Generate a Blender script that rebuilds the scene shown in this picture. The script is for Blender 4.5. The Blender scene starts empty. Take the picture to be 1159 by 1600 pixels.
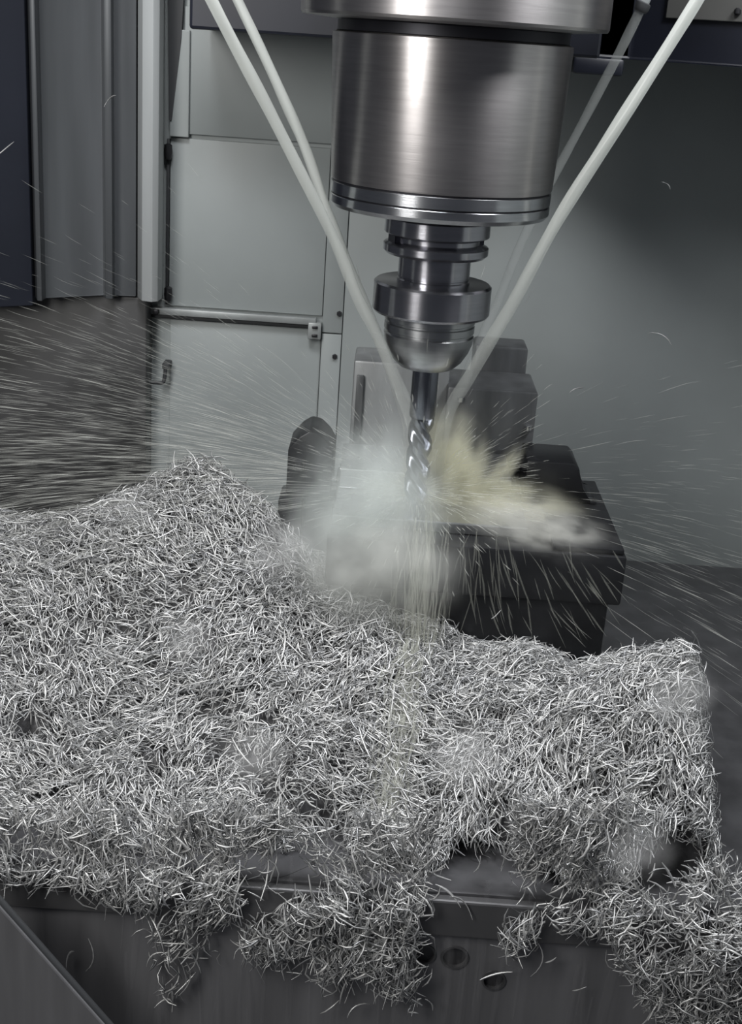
import bpy, bmesh, math, random
import numpy as np
from mathutils import Vector, Matrix

# ------------------------------------------------------------------ camera, world, lights, exposure
SC = bpy.context.scene
COL = SC.collection
random.seed(7)
RNG = np.random.default_rng(11)

F = 2000.0                                   # focal length in pixels of the 1159x1600 frame
PITCH, ROLL = math.radians(20.5), math.radians(4.0)
CAM = np.array([-0.04408769, -1.23219877, 0.45351311])
FW = np.array([0, math.cos(PITCH), -math.sin(PITCH)])
_r0 = np.array([1.0, 0, 0]); _u0 = np.array([0, math.sin(PITCH), math.cos(PITCH)])
RT = _r0 * math.cos(ROLL) + _u0 * math.sin(ROLL)
UP = _u0 * math.cos(ROLL) - _r0 * math.sin(ROLL)

cam_d = bpy.data.cameras.new('camera'); cam = bpy.data.objects.new('camera', cam_d); COL.objects.link(cam)
cam_d.sensor_fit = 'VERTICAL'; cam_d.sensor_height = 36.0; cam_d.lens = 36.0 * F / 1600.0
cam_d.clip_start = 0.02; cam_d.clip_end = 50
cam.matrix_world = Matrix(((RT[0], UP[0], -FW[0], CAM[0]), (RT[1], UP[1], -FW[1], CAM[1]),
                           (RT[2], UP[2], -FW[2], CAM[2]), (0, 0, 0, 1)))
SC.camera = cam

world = bpy.data.worlds.new('world'); SC.world = world; world.use_nodes = True
bgn = world.node_tree.nodes['Background']
bgn.inputs[0].default_value = (0.80, 0.86, 1.0, 1); bgn.inputs[1].default_value = 0.07

def area_light(name, loc, target, sx, sy, power, color, spread=180):
    d = bpy.data.lights.new(name, 'AREA'); d.shape = 'RECTANGLE'; d.size = sx; d.size_y = sy
    d.energy = power; d.color = color; d.spread = math.radians(spread)
    o = bpy.data.objects.new(name, d); COL.objects.link(o); o.location = loc
    o.rotation_euler = (Vector(target) - Vector(loc)).to_track_quat('-Z', 'Y').to_euler()
    return o
area_light('work_lamp', (-0.72, -1.10, 0.80), (0, 0.15, 0.15), 0.36, 0.9, 15, (1.0, 0.985, 0.95))
area_light('roof_lamp', (-0.25, -0.32, 1.30), (-0.05, -0.05, -0.1), 0.6, 0.25, 18, (0.97, 0.98, 1.0))
area_light('right_wall_fill', (0.62, -0.32, 1.18), (0.15, 0.25, -0.1), 0.3, 0.2, 12.5, (0.97, 0.98, 1.0))  # unseen lamp added to brighten the lower right wall and the heap
SC.cycles.volume_bounces = 3; SC.cycles.transparent_max_bounces = 24

SC.view_settings.view_transform = 'Standard'; SC.view_settings.look = 'None'
SC.view_settings.gamma = 1.0; SC.view_settings.use_curve_mapping = False
SC.view_settings.exposure = 0.0

# ------------------------------------------------------------------ helpers
def on_y(px, py, y):
    """point of the vertical plane Y=y seen at a photo position; used to survey the place"""
    d = F * FW + (px - 579.5) * RT - (py - 800) * UP
    return CAM + d * ((y - CAM[1]) / d[1])

def tag(o, label=None, cat=None, group=None, kind=None):
    if label: o['label'] = label
    if cat: o['category'] = cat
    if group: o['group'] = group
    if kind: o['kind'] = kind
    return o

def empty(name, loc=(0, 0, 0)):
    o = bpy.data.objects.new(name, None); COL.objects.link(o); o.location = loc
    o.empty_display_size = 0.03
    return o

def link(name, me, mat, parent=None, smooth=None):
    o = bpy.data.objects.new(name, me); COL.objects.link(o)
    if mat: me.materials.append(mat)
    if smooth is not None:
        me.shade_smooth()
        me.set_sharp_from_angle(angle=math.radians(smooth))
    if parent is not None:
        o.parent = parent
        if any(parent.location):
            o.matrix_parent_inverse = Matrix.Translation(-Vector(parent.location))
    return o

def bm_mesh(bm, name='m'):
    bmesh.ops.recalc_face_normals(bm, faces=bm.faces)
    me = bpy.data.meshes.new(name); bm.to_mesh(me); bm.free(); return me

def box_mesh(x0, x1, y0, y1, z0, z1, bev=0.0, seg=2):
    bm = bmesh.new()
    bmesh.ops.create_cube(bm, size=1)
    for v in bm.verts:
        v.co = ((x0 + x1) / 2 + v.co.x * (x1 - x0), (y0 + y1) / 2 + v.co.y * (y1 - y0), (z0 + z1) / 2 + v.co.z * (z1 - z0))
    if bev:
        bmesh.ops.bevel(bm, geom=bm.edges[:], offset=bev, segments=seg, profile=0.5, affect='EDGES')
    return bm_mesh(bm)

def box(name, x0, x1, y0, y1, z0, z1, mat, parent=None, bev=0.0015):
    return link(name, box_mesh(x0, x1, y0, y1, z0, z1, bev), mat, parent, 40)

def lathe_mesh(prof, n=96, cx=0.0, cy=0.0):
    """prof: (r, z) from top to bottom, closed at the ends on the axis"""
    vs, fs = [], []
    for r, z in prof:
        for k in range(n):
            a = 2 * math.pi * k / n
            vs.append((cx + r * math.cos(a), cy + r * math.sin(a), z))
    for i in range(len(prof) - 1):
        for k in range(n):
            k2 = (k + 1) % n
            fs.append((i * n + k, (i + 1) * n + k, (i + 1) * n + k2, i * n + k2))
    fs.append(tuple(range(n))); fs.append(tuple(reversed(range((len(prof) - 1) * n, len(prof) * n))))
    me = bpy.data.meshes.new('m'); me.from_pydata(vs, [], fs); me.update()
    bm = bmesh.new(); bm.from_mesh(me); bpy.data.meshes.remove(me)
    return bm_mesh(bm)

def lathe(name, prof, mat, parent=None, n=96, cx=0.0, cy=0.0, smooth=30):
    return link(name, lathe_mesh(prof, n, cx, cy), mat, parent, smooth)

def prism_mesh(poly, z0, z1, bev=0.0):
    """plan polygon (x, y) extruded in z"""
    bm = bmesh.new()
    a = [bm.verts.new((x, y, z0)) for x, y in poly]; b = [bm.verts.new((x, y, z1)) for x, y in poly]
    n = len(poly)
    bm.faces.new(a[::-1]); bm.faces.new(b)
    for i in range(n): bm.faces.new((a[i], a[(i + 1) % n], b[(i + 1) % n], b[i]))
    if bev: bmesh.ops.bevel(bm, geom=bm.edges[:], offset=bev, segments=2, profile=0.5, affect='EDGES')
    return bm_mesh(bm)

def front_prism_mesh(poly, y0, y1, bev=0.0):
    """front outline (x, z) extruded in depth"""
    bm = bmesh.new()
    a = [bm.verts.new((x, y0, z)) for x, z in poly]; b = [bm.verts.new((x, y1, z)) for x, z in poly]
    n = len(poly)
    bm.faces.new(a); bm.faces.new(b[::-1])
    for i in range(n): bm.faces.new((a[(i + 1) % n], a[i], b[i], b[(i + 1) % n]))
    if bev: bmesh.ops.bevel(bm, geom=bm.edges[:], offset=bev, segments=2, profile=0.5, affect='EDGES')
    return bm_mesh(bm)

def tube_mesh(pts, radii, n=14, wob=0.0, seed=0):
    rng = np.random.default_rng(seed)
    pts = [Vector(p) for p in pts]
    vs, fs = [], []
    m = len(pts); ref = Vector((0, 1, 0.13)).normalized()
    ph = rng.uniform(0, 6.28, 4)
    for i, p in enumerate(pts):
        t = (pts[min(i + 1, m - 1)] - pts[max(i - 1, 0)]).normalized()
        u = t.cross(ref).normalized(); v = t.cross(u)
        for k in range(n):
            a = 2 * math.pi * k / n
            w = 1 + wob * (math.sin(2 * a + ph[0] + i * 0.35) + math.sin(3 * a + ph[1] - i * 0.6) + 0.8 * math.sin(i * 0.9 + ph[2]))
            c = p + (u * math.cos(a) + v * math.sin(a)) * radii[i] * w
            vs.append(c[:])
    for i in range(m - 1):
        for k in range(n):
            k2 = (k + 1) % n
            fs.append((i * n + k, i * n + k2, (i + 1) * n + k2, (i + 1) * n + k))
    fs.append(tuple(reversed(range(n)))); fs.append(tuple(range((m - 1) * n, m * n)))
    me = bpy.data.meshes.new('m'); me.from_pydata(vs, [], fs); me.update()
    return me

def spline(ctrl, n):
    """Catmull-Rom through control points"""
    c = [np.array(p, float) for p in ctrl]
    c = [2 * c[0] - c[1]] + c + [2 * c[-1] - c[-2]]
    out = []; segs = len(c) - 3
    for i in range(n):
        t = i / (n - 1) * segs; k = min(int(t), segs - 1); t -= k
        p0, p1, p2, p3 = c[k:k + 4]
        out.append(0.5 * (2 * p1 + (p2 - p0) * t + (2 * p0 - 5 * p1 + 4 * p2 - p3) * t * t + (3 * p1 - p0 - 3 * p2 + p3) * t ** 3))
    return out

# ------------------------------------------------------------------ materials
def mat(name, color, rough=0.5, metal=0.0, spec=0.5, noise=0.0, nscale=20.0, stretch=(1, 1, 1), bump=0.0, bscale=200.0, color2=None, coat=0.0):
    m = bpy.data.materials.new(name); m.use_nodes = True
    nt = m.node_tree; b = nt.nodes['Principled BSDF']
    b.inputs['Base Color'].default_value = (*color, 1); b.inputs['Roughness'].default_value = rough
    b.inputs['Metallic'].default_value = metal; b.inputs['Specular IOR Level'].default_value = spec
    b.inputs['Coat Weight'].default_value = coat; b.inputs['Coat Roughness'].default_value = 0.15
    if noise or bump:
        tc = nt.nodes.new('ShaderNodeTexCoord'); mp = nt.nodes.new('ShaderNodeMapping')
        mp.inputs['Scale'].default_value = stretch
        nt.links.new(tc.outputs['Object'], mp.inputs[0])
    if noise:
        n = nt.nodes.new('ShaderNodeTexNoise'); n.inputs['Scale'].default_value = nscale; n.inputs['Detail'].default_value = 6
        nt.links.new(mp.outputs[0], n.inputs['Vector'])
        r = nt.nodes.new('ShaderNodeValToRGB')
        c2 = color2 or tuple(c * (1 - noise) for c in color)
        r.color_ramp.elements[0].position = 0.35; r.color_ramp.elements[0].color = (*c2, 1)
        r.color_ramp.elements[1].position = 0.65; r.color_ramp.elements[1].color = (*color, 1)
        nt.links.new(n.outputs[0], r.inputs[0]); nt.links.new(r.outputs[0], b.inputs['Base Color'])
    if bump:
        n2 = nt.nodes.new('ShaderNodeTexNoise'); n2.inputs['Scale'].default_value = bscale; n2.inputs['Detail'].default_value = 4
        nt.links.new(mp.outputs[0], n2.inputs['Vector'])
        bp = nt.nodes.new('ShaderNodeBump'); bp.inputs['Strength'].default_value = bump; bp.inputs['Distance'].default_value = 0.002
        nt.links.new(n2.outputs[0], bp.inputs['Height']); nt.links.new(bp.outputs[0], b.inputs['Normal'])
    return m

def turned(name, color, rough, aniso, noise=0.12):
    """turned metal: highlights run along the axis, fine rings around it"""
    m = mat(name, color, rough, 1.0, noise=noise, nscale=60, stretch=(0.4, 0.4, 6), bump=0.03, bscale=120)
    nt = m.node_tree; b = nt.nodes['Principled BSDF']
    b.inputs['Anisotropic'].default_value = aniso; b.inputs['Anisotropic Rotation'].default_value = 0.25
    t = nt.nodes.new('ShaderNodeTangent'); t.direction_type = 'RADIAL'; t.axis = 'Z'
    nt.links.new(t.outputs[0], b.inputs['Tangent'])
    return m

M = {}
M['wall'] = mat('painted_wall', (0.30, 0.325, 0.325), 0.45, noise=0.12, nscale=5, bump=0.02, bscale=60)
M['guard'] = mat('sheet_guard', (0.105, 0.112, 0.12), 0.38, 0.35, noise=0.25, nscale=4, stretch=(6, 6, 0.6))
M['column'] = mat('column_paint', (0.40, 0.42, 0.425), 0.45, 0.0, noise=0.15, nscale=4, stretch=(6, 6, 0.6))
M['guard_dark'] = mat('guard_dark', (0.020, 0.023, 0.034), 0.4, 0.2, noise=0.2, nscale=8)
M['skirt'] = mat('wet_skirt', (0.075, 0.075, 0.076), 0.4, 0.2, noise=0.45, nscale=9, bump=0.1, bscale=40)
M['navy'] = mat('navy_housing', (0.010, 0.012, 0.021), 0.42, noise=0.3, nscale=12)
M['grey_plate'] = mat('grey_plate', (0.10, 0.10, 0.095), 0.45, noise=0.2, nscale=10)
M['slit'] = mat('rubber_and_shade', (0.035, 0.037, 0.04), 0.6)  # rubber parts, and the dark pieces that stand in for shade on the wall
M['bolt'] = mat('bolt_steel', (0.06, 0.06, 0.065), 0.4, 0.8)
M['rail'] = mat('zinc_rail', (0.36, 0.38, 0.38), 0.4, 0.3, noise=0.2, nscale=30)
M['spindle'] = turned('turned_spindle', (0.43, 0.41, 0.41), 0.38, 0.8)
M['ring'] = turned('polished_ring', (0.46, 0.47, 0.49), 0.24, 0.8)
M['groove'] = mat('groove_black', (0.02, 0.02, 0.025), 0.4, 0.6)
M['holder'] = turned('holder_steel', (0.40, 0.40, 0.43), 0.25, 0.85)
M['holder_dark'] = turned('holder_black', (0.10, 0.10, 0.12), 0.22, 0.4)
M['nut'] = turned('nut_steel', (0.46, 0.47, 0.48), 0.30, 0.7)
M['carbide'] = mat('carbide', (0.22, 0.23, 0.26), 0.22, 1.0)
M['vise'] = mat('black_vise', (0.022, 0.023, 0.026), 0.38, 0.4, noise=0.4, nscale=25, bump=0.08, bscale=90)
M['block'] = mat('grey_block', (0.24, 0.25, 0.255), 0.40, 0.3, noise=0.3, nscale=14, stretch=(3, 3, 0.6))
M['block_dark'] = mat('dark_block', (0.12, 0.125, 0.13), 0.40, 0.3, noise=0.35, nscale=14, stretch=(3, 3, 0.6))
M['work'] = mat('aluminium_work', (0.55, 0.56, 0.57), 0.32, 1.0, noise=0.15, nscale=30)
M['table'] = mat('wet_table_darkened', (0.075, 0.075, 0.080), 0.34, 0.35, noise=0.35, nscale=7, stretch=(5, 5, 0.5), bump=0.06, bscale=30)  # darkened to offset the strong light on the up-facing top
M['apron'] = mat('wet_apron_lightened', (0.20, 0.20, 0.21), 0.38, 0.3, noise=0.3, nscale=7, stretch=(5, 5, 0.5), bump=0.06, bscale=30)  # table colour lightened because too little light reaches the front face
M['lip'] = mat('table_lip', (0.11, 0.11, 0.115), 0.36, 0.35, noise=0.25, nscale=10)
M['chip_shade'] = mat('shaded_chip_core', (0.06, 0.06, 0.064), 0.5, 0.3, noise=0.6, nscale=90, bump=0.5, bscale=160)  # dark colour stands in for the shade between the chips

def chip_mat():
    m = bpy.data.materials.new('aluminium_chip'); m.use_nodes = True
    nt = m.node_tree; b = nt.nodes['Principled BSDF']
    g = nt.nodes.new('ShaderNodeNewGeometry')
    r = nt.nodes.new('ShaderNodeValToRGB')
    r.color_ramp.elements[0].color = (0.28, 0.285, 0.295, 1); r.color_ramp.elements[1].color = (0.76, 0.76, 0.75, 1)
    nt.links.new(g.outputs['Random Per Island'], r.inputs[0]); nt.links.new(r.outputs[0], b.inputs['Base Color'])
    mr = nt.nodes.new('ShaderNodeMapRange'); mr.inputs[3].default_value = 0.28; mr.inputs[4].default_value = 0.55
    nt.links.new(g.outputs['Random Per Island'], mr.inputs[0]); nt.links.new(mr.outputs[0], b.inputs['Roughness'])
    b.inputs['Metallic'].default_value = 0.6
    return m
M['chip'] = chip_mat()

def milky(name, color, alpha, rough=0.25, zfade=None):
    m = bpy.data.materials.new(name); m.use_nodes = True
    nt = m.node_tree; b = nt.nodes['Principled BSDF']
    b.inputs['Base Color'].default_value = (*color, 1); b.inputs['Roughness'].default_value = rough
    b.inputs['Subsurface Weight'].default_value = 0.0
    tr = nt.nodes.new('ShaderNodeBsdfTransparent'); tl = nt.nodes.new('ShaderNodeBsdfTranslucent')
    tl.inputs[0].default_value = (*color, 1)
    m1 = nt.nodes.new('ShaderNodeMixShader'); m1.inputs[0].default_value = 0.4
    m2 = nt.nodes.new('ShaderNodeMixShader'); m2.inputs[0].default_value = alpha
    if zfade:   # the jet thins out and breaks up on its way down
        tc = nt.nodes.new('ShaderNodeTexCoord'); sx = nt.nodes.new('ShaderNodeSeparateXYZ'); nt.links.new(tc.outputs['Object'], sx.inputs[0])
        mr = nt.nodes.new('ShaderNodeMapRange'); mr.inputs[1].default_value = zfade[0]; mr.inputs[2].default_value = zfade[1]
        mr.inputs[3].default_value = zfade[2]; mr.inputs[4].default_value = alpha
        nt.links.new(sx.outputs['Z'], mr.inputs[0]); nt.links.new(mr.outputs[0], m2.inputs[0])
    out = nt.nodes['Material Output']
    nt.links.new(b.outputs[0], m1.inputs[1]); nt.links.new(tl.outputs[0], m1.inputs[2])
    nt.links.new(tr.outputs[0], m2.inputs[1]); nt.links.new(m1.outputs[0], m2.inputs[2])
    nt.links.new(m2.outputs[0], out.inputs['Surface'])
    return m
M['jet'] = milky('milky_coolant', (0.76, 0.79, 0.76), 0.62, zfade=(0.08, 0.32, 0.05))
M['jet_dim'] = milky('clear_coolant', (0.68, 0.71, 0.69), 0.32, zfade=(0.06, 0.36, 0.05))
M['spray'] = milky('coolant_spray', (0.80, 0.81, 0.76), 0.17)
M['strand'] = milky('coolant_strand', (0.66, 0.67, 0.60), 0.11)
M['trickle'] = milky('coolant_trickle', (0.5, 0.5, 0.52), 0.05)

def foam_mat(name, density, color, scale):
    m = bpy.data.materials.new(name); m.use_nodes = True
    nt = m.node_tree; nt.nodes.remove(nt.nodes['Principled BSDF'])
    out = nt.nodes['Material Output']
    v = nt.nodes.new('ShaderNodeVolumePrincipled'); v.inputs['Color'].default_value = (*color, 1); v.inputs['Anisotropy'].default_value = 0.2
    tc = nt.nodes.new('ShaderNodeTexCoord')
    ln = nt.nodes.new('ShaderNodeVectorMath'); ln.operation = 'LENGTH'
    nt.links.new(tc.outputs['Object'], ln.inputs[0])
    fall = nt.nodes.new('ShaderNodeMapRange'); fall.inputs[1].default_value = 1.0; fall.inputs[2].default_value = 0.05
    fall.interpolation_type = 'SMOOTHSTEP'
    nt.links.new(ln.outputs['Value'], fall.inputs[0])
    n = nt.nodes.new('ShaderNodeTexNoise'); n.inputs['Scale'].default_value = scale; n.inputs['Detail'].default_value = 4
    nt.links.new(tc.outputs['Object'], n.inputs['Vector'])
    nr = nt.nodes.new('ShaderNodeMapRange'); nr.inputs[1].default_value = 0.36; nr.inputs[2].default_value = 0.62
    nt.links.new(n.outputs[0], nr.inputs[0])
    mu = nt.nodes.new('ShaderNodeMath'); mu.operation = 'MULTIPLY'
    nt.links.new(fall.outputs[0], mu.inputs[0]); nt.links.new(nr.outputs[0], mu.inputs[1])
    m2 = nt.nodes.new('ShaderNodeMath'); m2.operation = 'MULTIPLY'; m2.inputs[1].default_value = density
    nt.links.new(mu.outputs[0], m2.inputs[0]); nt.links.new(m2.outputs[0], v.inputs['Density'])
    nt.links.new(v.outputs[0], out.inputs['Volume'])
    return m

# ------------------------------------------------------------------ the enclosure
WY = 0.60
wall = box('wall_back', -1.0, 1.0, WY, WY + 0.03, -0.7, 1.0, M['wall'], bev=0)
tag(wall, 'pale grey painted back wall of the machining chamber', kind='structure')
def wx(px, py, dy=0.0): return on_y(px, py, WY - dy)
wr = box('wall_right', 0.72, 0.75, -0.5, WY, -0.7, 1.0, M['wall'], None, 0); tag(wr, 'grey painted side wall of the chamber', kind='structure')
# folded sheet panels screwed to the wall, each with its own edge
PANELS = [(-0.356, -0.134, 0.066, 0.300, 0.004), (-0.338, -0.128, 0.306, 0.47, 0.006), (-0.354, -0.134, -0.36, 0.046, 0.003),
          (-0.1035, 0.62, -0.36, 0.47, 0.004)]
for x0, x1, z0, z1, t in PANELS:
    box('panel', x0, x1, WY - t, WY + 0.001, z0, z1, M['wall'], wall, 0.0012)
box('cover_strip', -0.133, -0.1045, WY - 0.007, WY + 0.001, 0.043, 0.47, M['wall'], wall, 0.001)
box('cover_strip', -0.133, -0.1045, WY - 0.007, WY + 0.001, -0.36, 0.041, M['wall'], wall, 0.001)
for px, py in ((530, 490), (523, 557), (537, 400)):
    p = wx(px, py, 0.007)
    bm = bmesh.new(); bmesh.ops.create_cone(bm, cap_ends=True, segments=6, radius1=0.0042, radius2=0.0036, depth=0.004)
    bmesh.ops.rotate(bm, verts=bm.verts[:], cent=(0, 0, 0), matrix=Matrix.Rotation(math.pi / 2, 3, 'X'))
    bmesh.ops.translate(bm, verts=bm.verts[:], vec=(p[0], WY - 0.009, p[2]))
    link('bolt', bm_mesh(bm), M['bolt'], wall)
# upper folded bracket at the corner of the wall
link('corner_bracket', prism_mesh([(-0.356, WY - 0.012), (-0.33, WY - 0.012), (-0.33, WY), (-0.356, WY)], 0.302, 0.44, 0.001), M['wall'], wall)

link('gap_shade', front_prism_mesh([tuple(wx(a, b, 0.014)[[0, 2]]) for a, b in ((264, 188), (268, 188), (283, 60), (288, -30), (262, -30))], WY - 0.014, WY - 0.001, 0), M['slit'], wall)  # solid dark wedge put in for the shaded gap beside the column
# vertical seal with knobs, and the lower rail with its end bracket
seal = empty('seal_strip', (-0.358, WY - 0.005, 0.07)); tag(seal, 'narrow dark seal strip with two clamp knobs on the back wall', 'seal strip')
box('strip', -0.3605, -0.3565, WY - 0.008, WY - 0.0005, 0.068, 0.298, M['slit'], seal, 0.0005)
for py in (237, 458):
    p = wx(265, py)
    lathe('clamp_knob', [(0.002, 0.012), (0.0055, 0.010), (0.006, 0.0), (0.0045, -0.008), (0.002, -0.010)], M['bolt'], seal, 16).location = (p[0], WY - 0.012, p[2])
    box('clamp_tab', p[0] - 0.014, p[0] - 0.009, WY - 0.010, WY - 0.004, p[2] - 0.004, p[2] + 0.004, M['bolt'], seal, 0.001)
rail = empty('guide_rail', (-0.25, WY - 0.01, 0.055)); tag(rail, 'horizontal zinc guide rail with end bracket along the back wall', 'rail')
box('rail_bar', -0.385, -0.142, WY - 0.016, WY - 0.004, 0.054, 0.064, M['rail'], rail, 0.0015)
box('rail_shadow', -0.385, -0.150, WY - 0.010, WY - 0.0045, 0.048, 0.0535, M['slit'], rail, 0.0008)  # dark strip standing in for the shadow under the rail bar
box('end_bracket', -0.153, -0.134, WY - 0.018, WY - 0.004, 0.034, 0.058, M['rail'], rail, 0.0015)
for z in (0.052, 0.040):
    box('screw_head', -0.147, -0.139, WY - 0.021, WY - 0.018, z - 0.002, z + 0.002, M['bolt'], rail, 0.0008)
box('screw_head', -0.376, -0.368, WY - 0.020, WY - 0.016, 0.055, 0.062, M['bolt'], rail, 0.0008)

# folded guard along the left of the chamber (plan outline surveyed fold by fold)
def pl(px, y): return (on_y(px, 240, y)[0], y)
gp = [pl(215, 0.575), pl(213, 0.550), pl(178, 0.548), pl(175, 0.520), pl(163, 0.520), pl(160, 0.545),
      pl(66, 0.50), pl(60, 0.475), pl(52, 0.475), pl(49, 0.50)]
back = [(gp[-1][0], 0.59), (gp[0][0], 0.59)]
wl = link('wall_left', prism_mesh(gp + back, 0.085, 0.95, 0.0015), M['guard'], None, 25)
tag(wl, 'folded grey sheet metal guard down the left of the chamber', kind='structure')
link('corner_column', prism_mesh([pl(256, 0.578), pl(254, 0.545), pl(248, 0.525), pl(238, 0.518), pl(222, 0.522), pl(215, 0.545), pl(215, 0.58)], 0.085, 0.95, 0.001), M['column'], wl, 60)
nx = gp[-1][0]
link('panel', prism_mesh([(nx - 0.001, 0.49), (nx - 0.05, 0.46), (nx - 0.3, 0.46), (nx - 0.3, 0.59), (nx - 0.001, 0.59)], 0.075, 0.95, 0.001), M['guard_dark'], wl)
# wet dark skirt below the guard
sk = box('trim_1', -1.0, on_y(232, 560, 0.57)[0], 0.555, 0.597, -0.45, 0.083, M['skirt'], None, 0.003)
tag(sk, 'dark wet skirt plate below the folded guard', kind='structure')
hk = empty('pipe_bracket', (-0.37, 0.58, -0.03)); tag(hk, 'small bent pipe bracket sticking out beside the dark skirt', 'bracket')
a0, a1, a2 = on_y(225, 597, 0.575), on_y(256, 598, 0.575), on_y(259, 572, 0.575)
link('pipe', tube_mesh(spline([a0, (a0 + a1) / 2, a1 * 0.9 + a0 * 0.1, a1 * 0.8 + a2 * 0.2, a2], 16), [0.0028] * 16, 10), M['slit'], hk, 60)
box('pipe_foot', a2[0] - 0.005, a2[0] + 0.005, 0.572, 0.599, a2[2] - 0.004, a2[2] + 0.004, M['slit'], hk, 0.001)

# floor of the enclosure far below
fl = box('floor', -1.0, 1.0, -0.9, WY, -0.75, -0.70, M['skirt'], None, 0); tag(fl, 'dark chamber floor below the table', kind='structure')

# ------------------------------------------------------------------ spindle head
head = empty('headstock', (0.0, 0.35, 0.443)); tag(head, 'dark navy spindle head casting across the top of the chamber', 'machine head')
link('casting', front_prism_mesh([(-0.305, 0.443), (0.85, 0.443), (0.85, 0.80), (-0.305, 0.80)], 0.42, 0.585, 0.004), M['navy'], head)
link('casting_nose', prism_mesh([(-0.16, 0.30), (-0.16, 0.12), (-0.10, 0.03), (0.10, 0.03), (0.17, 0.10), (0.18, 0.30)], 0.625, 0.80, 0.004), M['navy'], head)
link('casting_blocker', prism_mesh([(-0.10, 0.43), (-0.10, 0.16), (-0.06, 0.15), (0.155, 0.15), (0.155, 0.42), (0.23, 0.42), (0.71, 0.155), (0.71, 0.43)], 0.4435, 0.80, 0.003), M['navy'], head)  # plan slant made up to block lamp light and slope the wall shadow
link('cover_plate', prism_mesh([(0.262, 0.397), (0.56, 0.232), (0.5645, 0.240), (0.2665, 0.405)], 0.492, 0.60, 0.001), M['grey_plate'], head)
for x in (0.285, 0.335):
    lathe('cover_screw', [(0.002, 0.004), (0.004, 0.002), (0.004, -0.002), (0.002, -0.004)], M['bolt'], head, 12).location = (x, 0.394 - 0.552 * (x - 0.262), 0.503)
box('hose_clip', 0.155, 0.215, 0.36, 0.418, 0.424, 0.4436, M['navy'], head, 0.004)

sp = empty('spindle', (0, 0, 0.30)); tag(sp, 'large brushed steel spindle nose hanging from the head', 'spindle')
lathe('flange', [(0.132, 0.62), (0.138, 0.60), (0.138, 0.4685), (0.1365, 0.466), (0.122, 0.4650), (0.110, 0.4640)], M['spindle'], sp, 128)
lathe('undercut_shadow', [(0.106, 0.4640), (0.1045, 0.4630), (0.1045, 0.4545), (0.106, 0.454)], M['groove'], sp, 128)  # neck coloured black for the shadow below the flange
lathe('body', [(0.104, 0.4540), (0.1085, 0.4525), (0.1088, 0.450), (0.1035, 0.3275), (0.1028, 0.326)], M['spindle'], sp, 128)
lathe('ring_groove', [(0.1015, 0.326), (0.1015, 0.3242)], M['groove'], sp, 128)
lathe('nose_ring', [(0.1022, 0.3242), (0.1030, 0.3236), (0.1030, 0.3140), (0.1022, 0.3134)], M['ring'], sp, 128)
lathe('ring_groove', [(0.1012, 0.3134), (0.1012, 0.3122)], M['groove'], sp, 128)
lathe('nose_ring', [(0.1022, 0.3122), (0.1028, 0.3116), (0.1028, 0.3050), (0.1000, 0.3012), (0.0960, 0.3004), (0.052, 0.3002), (0.050, 0.302)], M['ring'], sp, 128)
for k in range(8):
    a = 2 * math.pi * (k + 0.35) / 8
    s = lathe('face_screw', [(0.0025, 0.0015), (0.0045, 0.001), (0.0045, -0.001), (0.0020, -0.0014)], M['bolt'], sp, 12)
    s.location = (0.082 * math.cos(a), 0.082 * math.sin(a), 0.2995)

# ------------------------------------------------------------------ tool holder and cutter
th = empty('tool_holder', (0, 0, 0.15)); tag(th, 'steel tool holder with grooved gripper flange held in the spindle', 'tool holder')
lathe('taper_root', [(0.036, 0.301), (0.036, 0.2925)], M['holder_dark'], th, 64)
gf = lathe('gripper_flange', [(0.046, 0.2950), (0.0500, 0.2925), (0.0502, 0.2795), (0.0492, 0.2785), (0.0415, 0.2760), (0.0415, 0.2740), (0.0415, 0.2720),
                         (0.0492, 0.2695), (0.0502, 0.2685), (0.0502, 0.2625), (0.0470, 0.2595), (0.0345, 0.2590)], M['holder'], th, 128)
for a in (math.radians(200), math.radians(20)):
    c, s = math.cos(a), math.sin(a)
    bm = bmesh.new(); bmesh.ops.create_cube(bm, size=1)
    for v in bm.verts: v.co = (v.co.x * 0.012, v.co.y * 0.020, v.co.z * 0.030)
    bmesh.ops.bevel(bm, geom=bm.edges[:], offset=0.001, segments=2, affect='EDGES')
    bmesh.ops.rotate(bm, verts=bm.verts[:], cent=(0, 0, 0), matrix=Matrix.Rotation(a, 3, 'Z'))
    bmesh.ops.translate(bm, verts=bm.verts[:], vec=(0.0395 * c, 0.0395 * s, 0.2775))
    link('drive_key', bm_mesh(bm), M['holder_dark'], gf, 40)
lathe('neck', [(0.0345, 0.2592), (0.0345, 0.2385), (0.0338, 0.2378), (0.0338, 0.2365), (0.0350, 0.2355), (0.0350, 0.2330)], M['holder'], th, 96)
lathe('clamp_collar', [(0.0360, 0.2335), (0.0545, 0.2335), (0.0568, 0.2315), (0.0568, 0.2060), (0.0550, 0.2035), (0.0440, 0.2030)], M['holder'], th, 128)
lathe('collet_nut', [(0.0430, 0.2032), (0.0442, 0.2020), (0.0442, 0.1965), (0.0425, 0.1955), (0.0425, 0.1940), (0.0440, 0.1930), (0.0440, 0.1870), (0.0425, 0.1860),
                     (0.0425, 0.1845), (0.0440, 0.1830), (0.0432, 0.1760), (0.0400, 0.1670), (0.0340, 0.1570), (0.0270, 0.1505), (0.0230, 0.1490), (0.0135, 0.1488)], M['nut'], th, 96)

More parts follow.
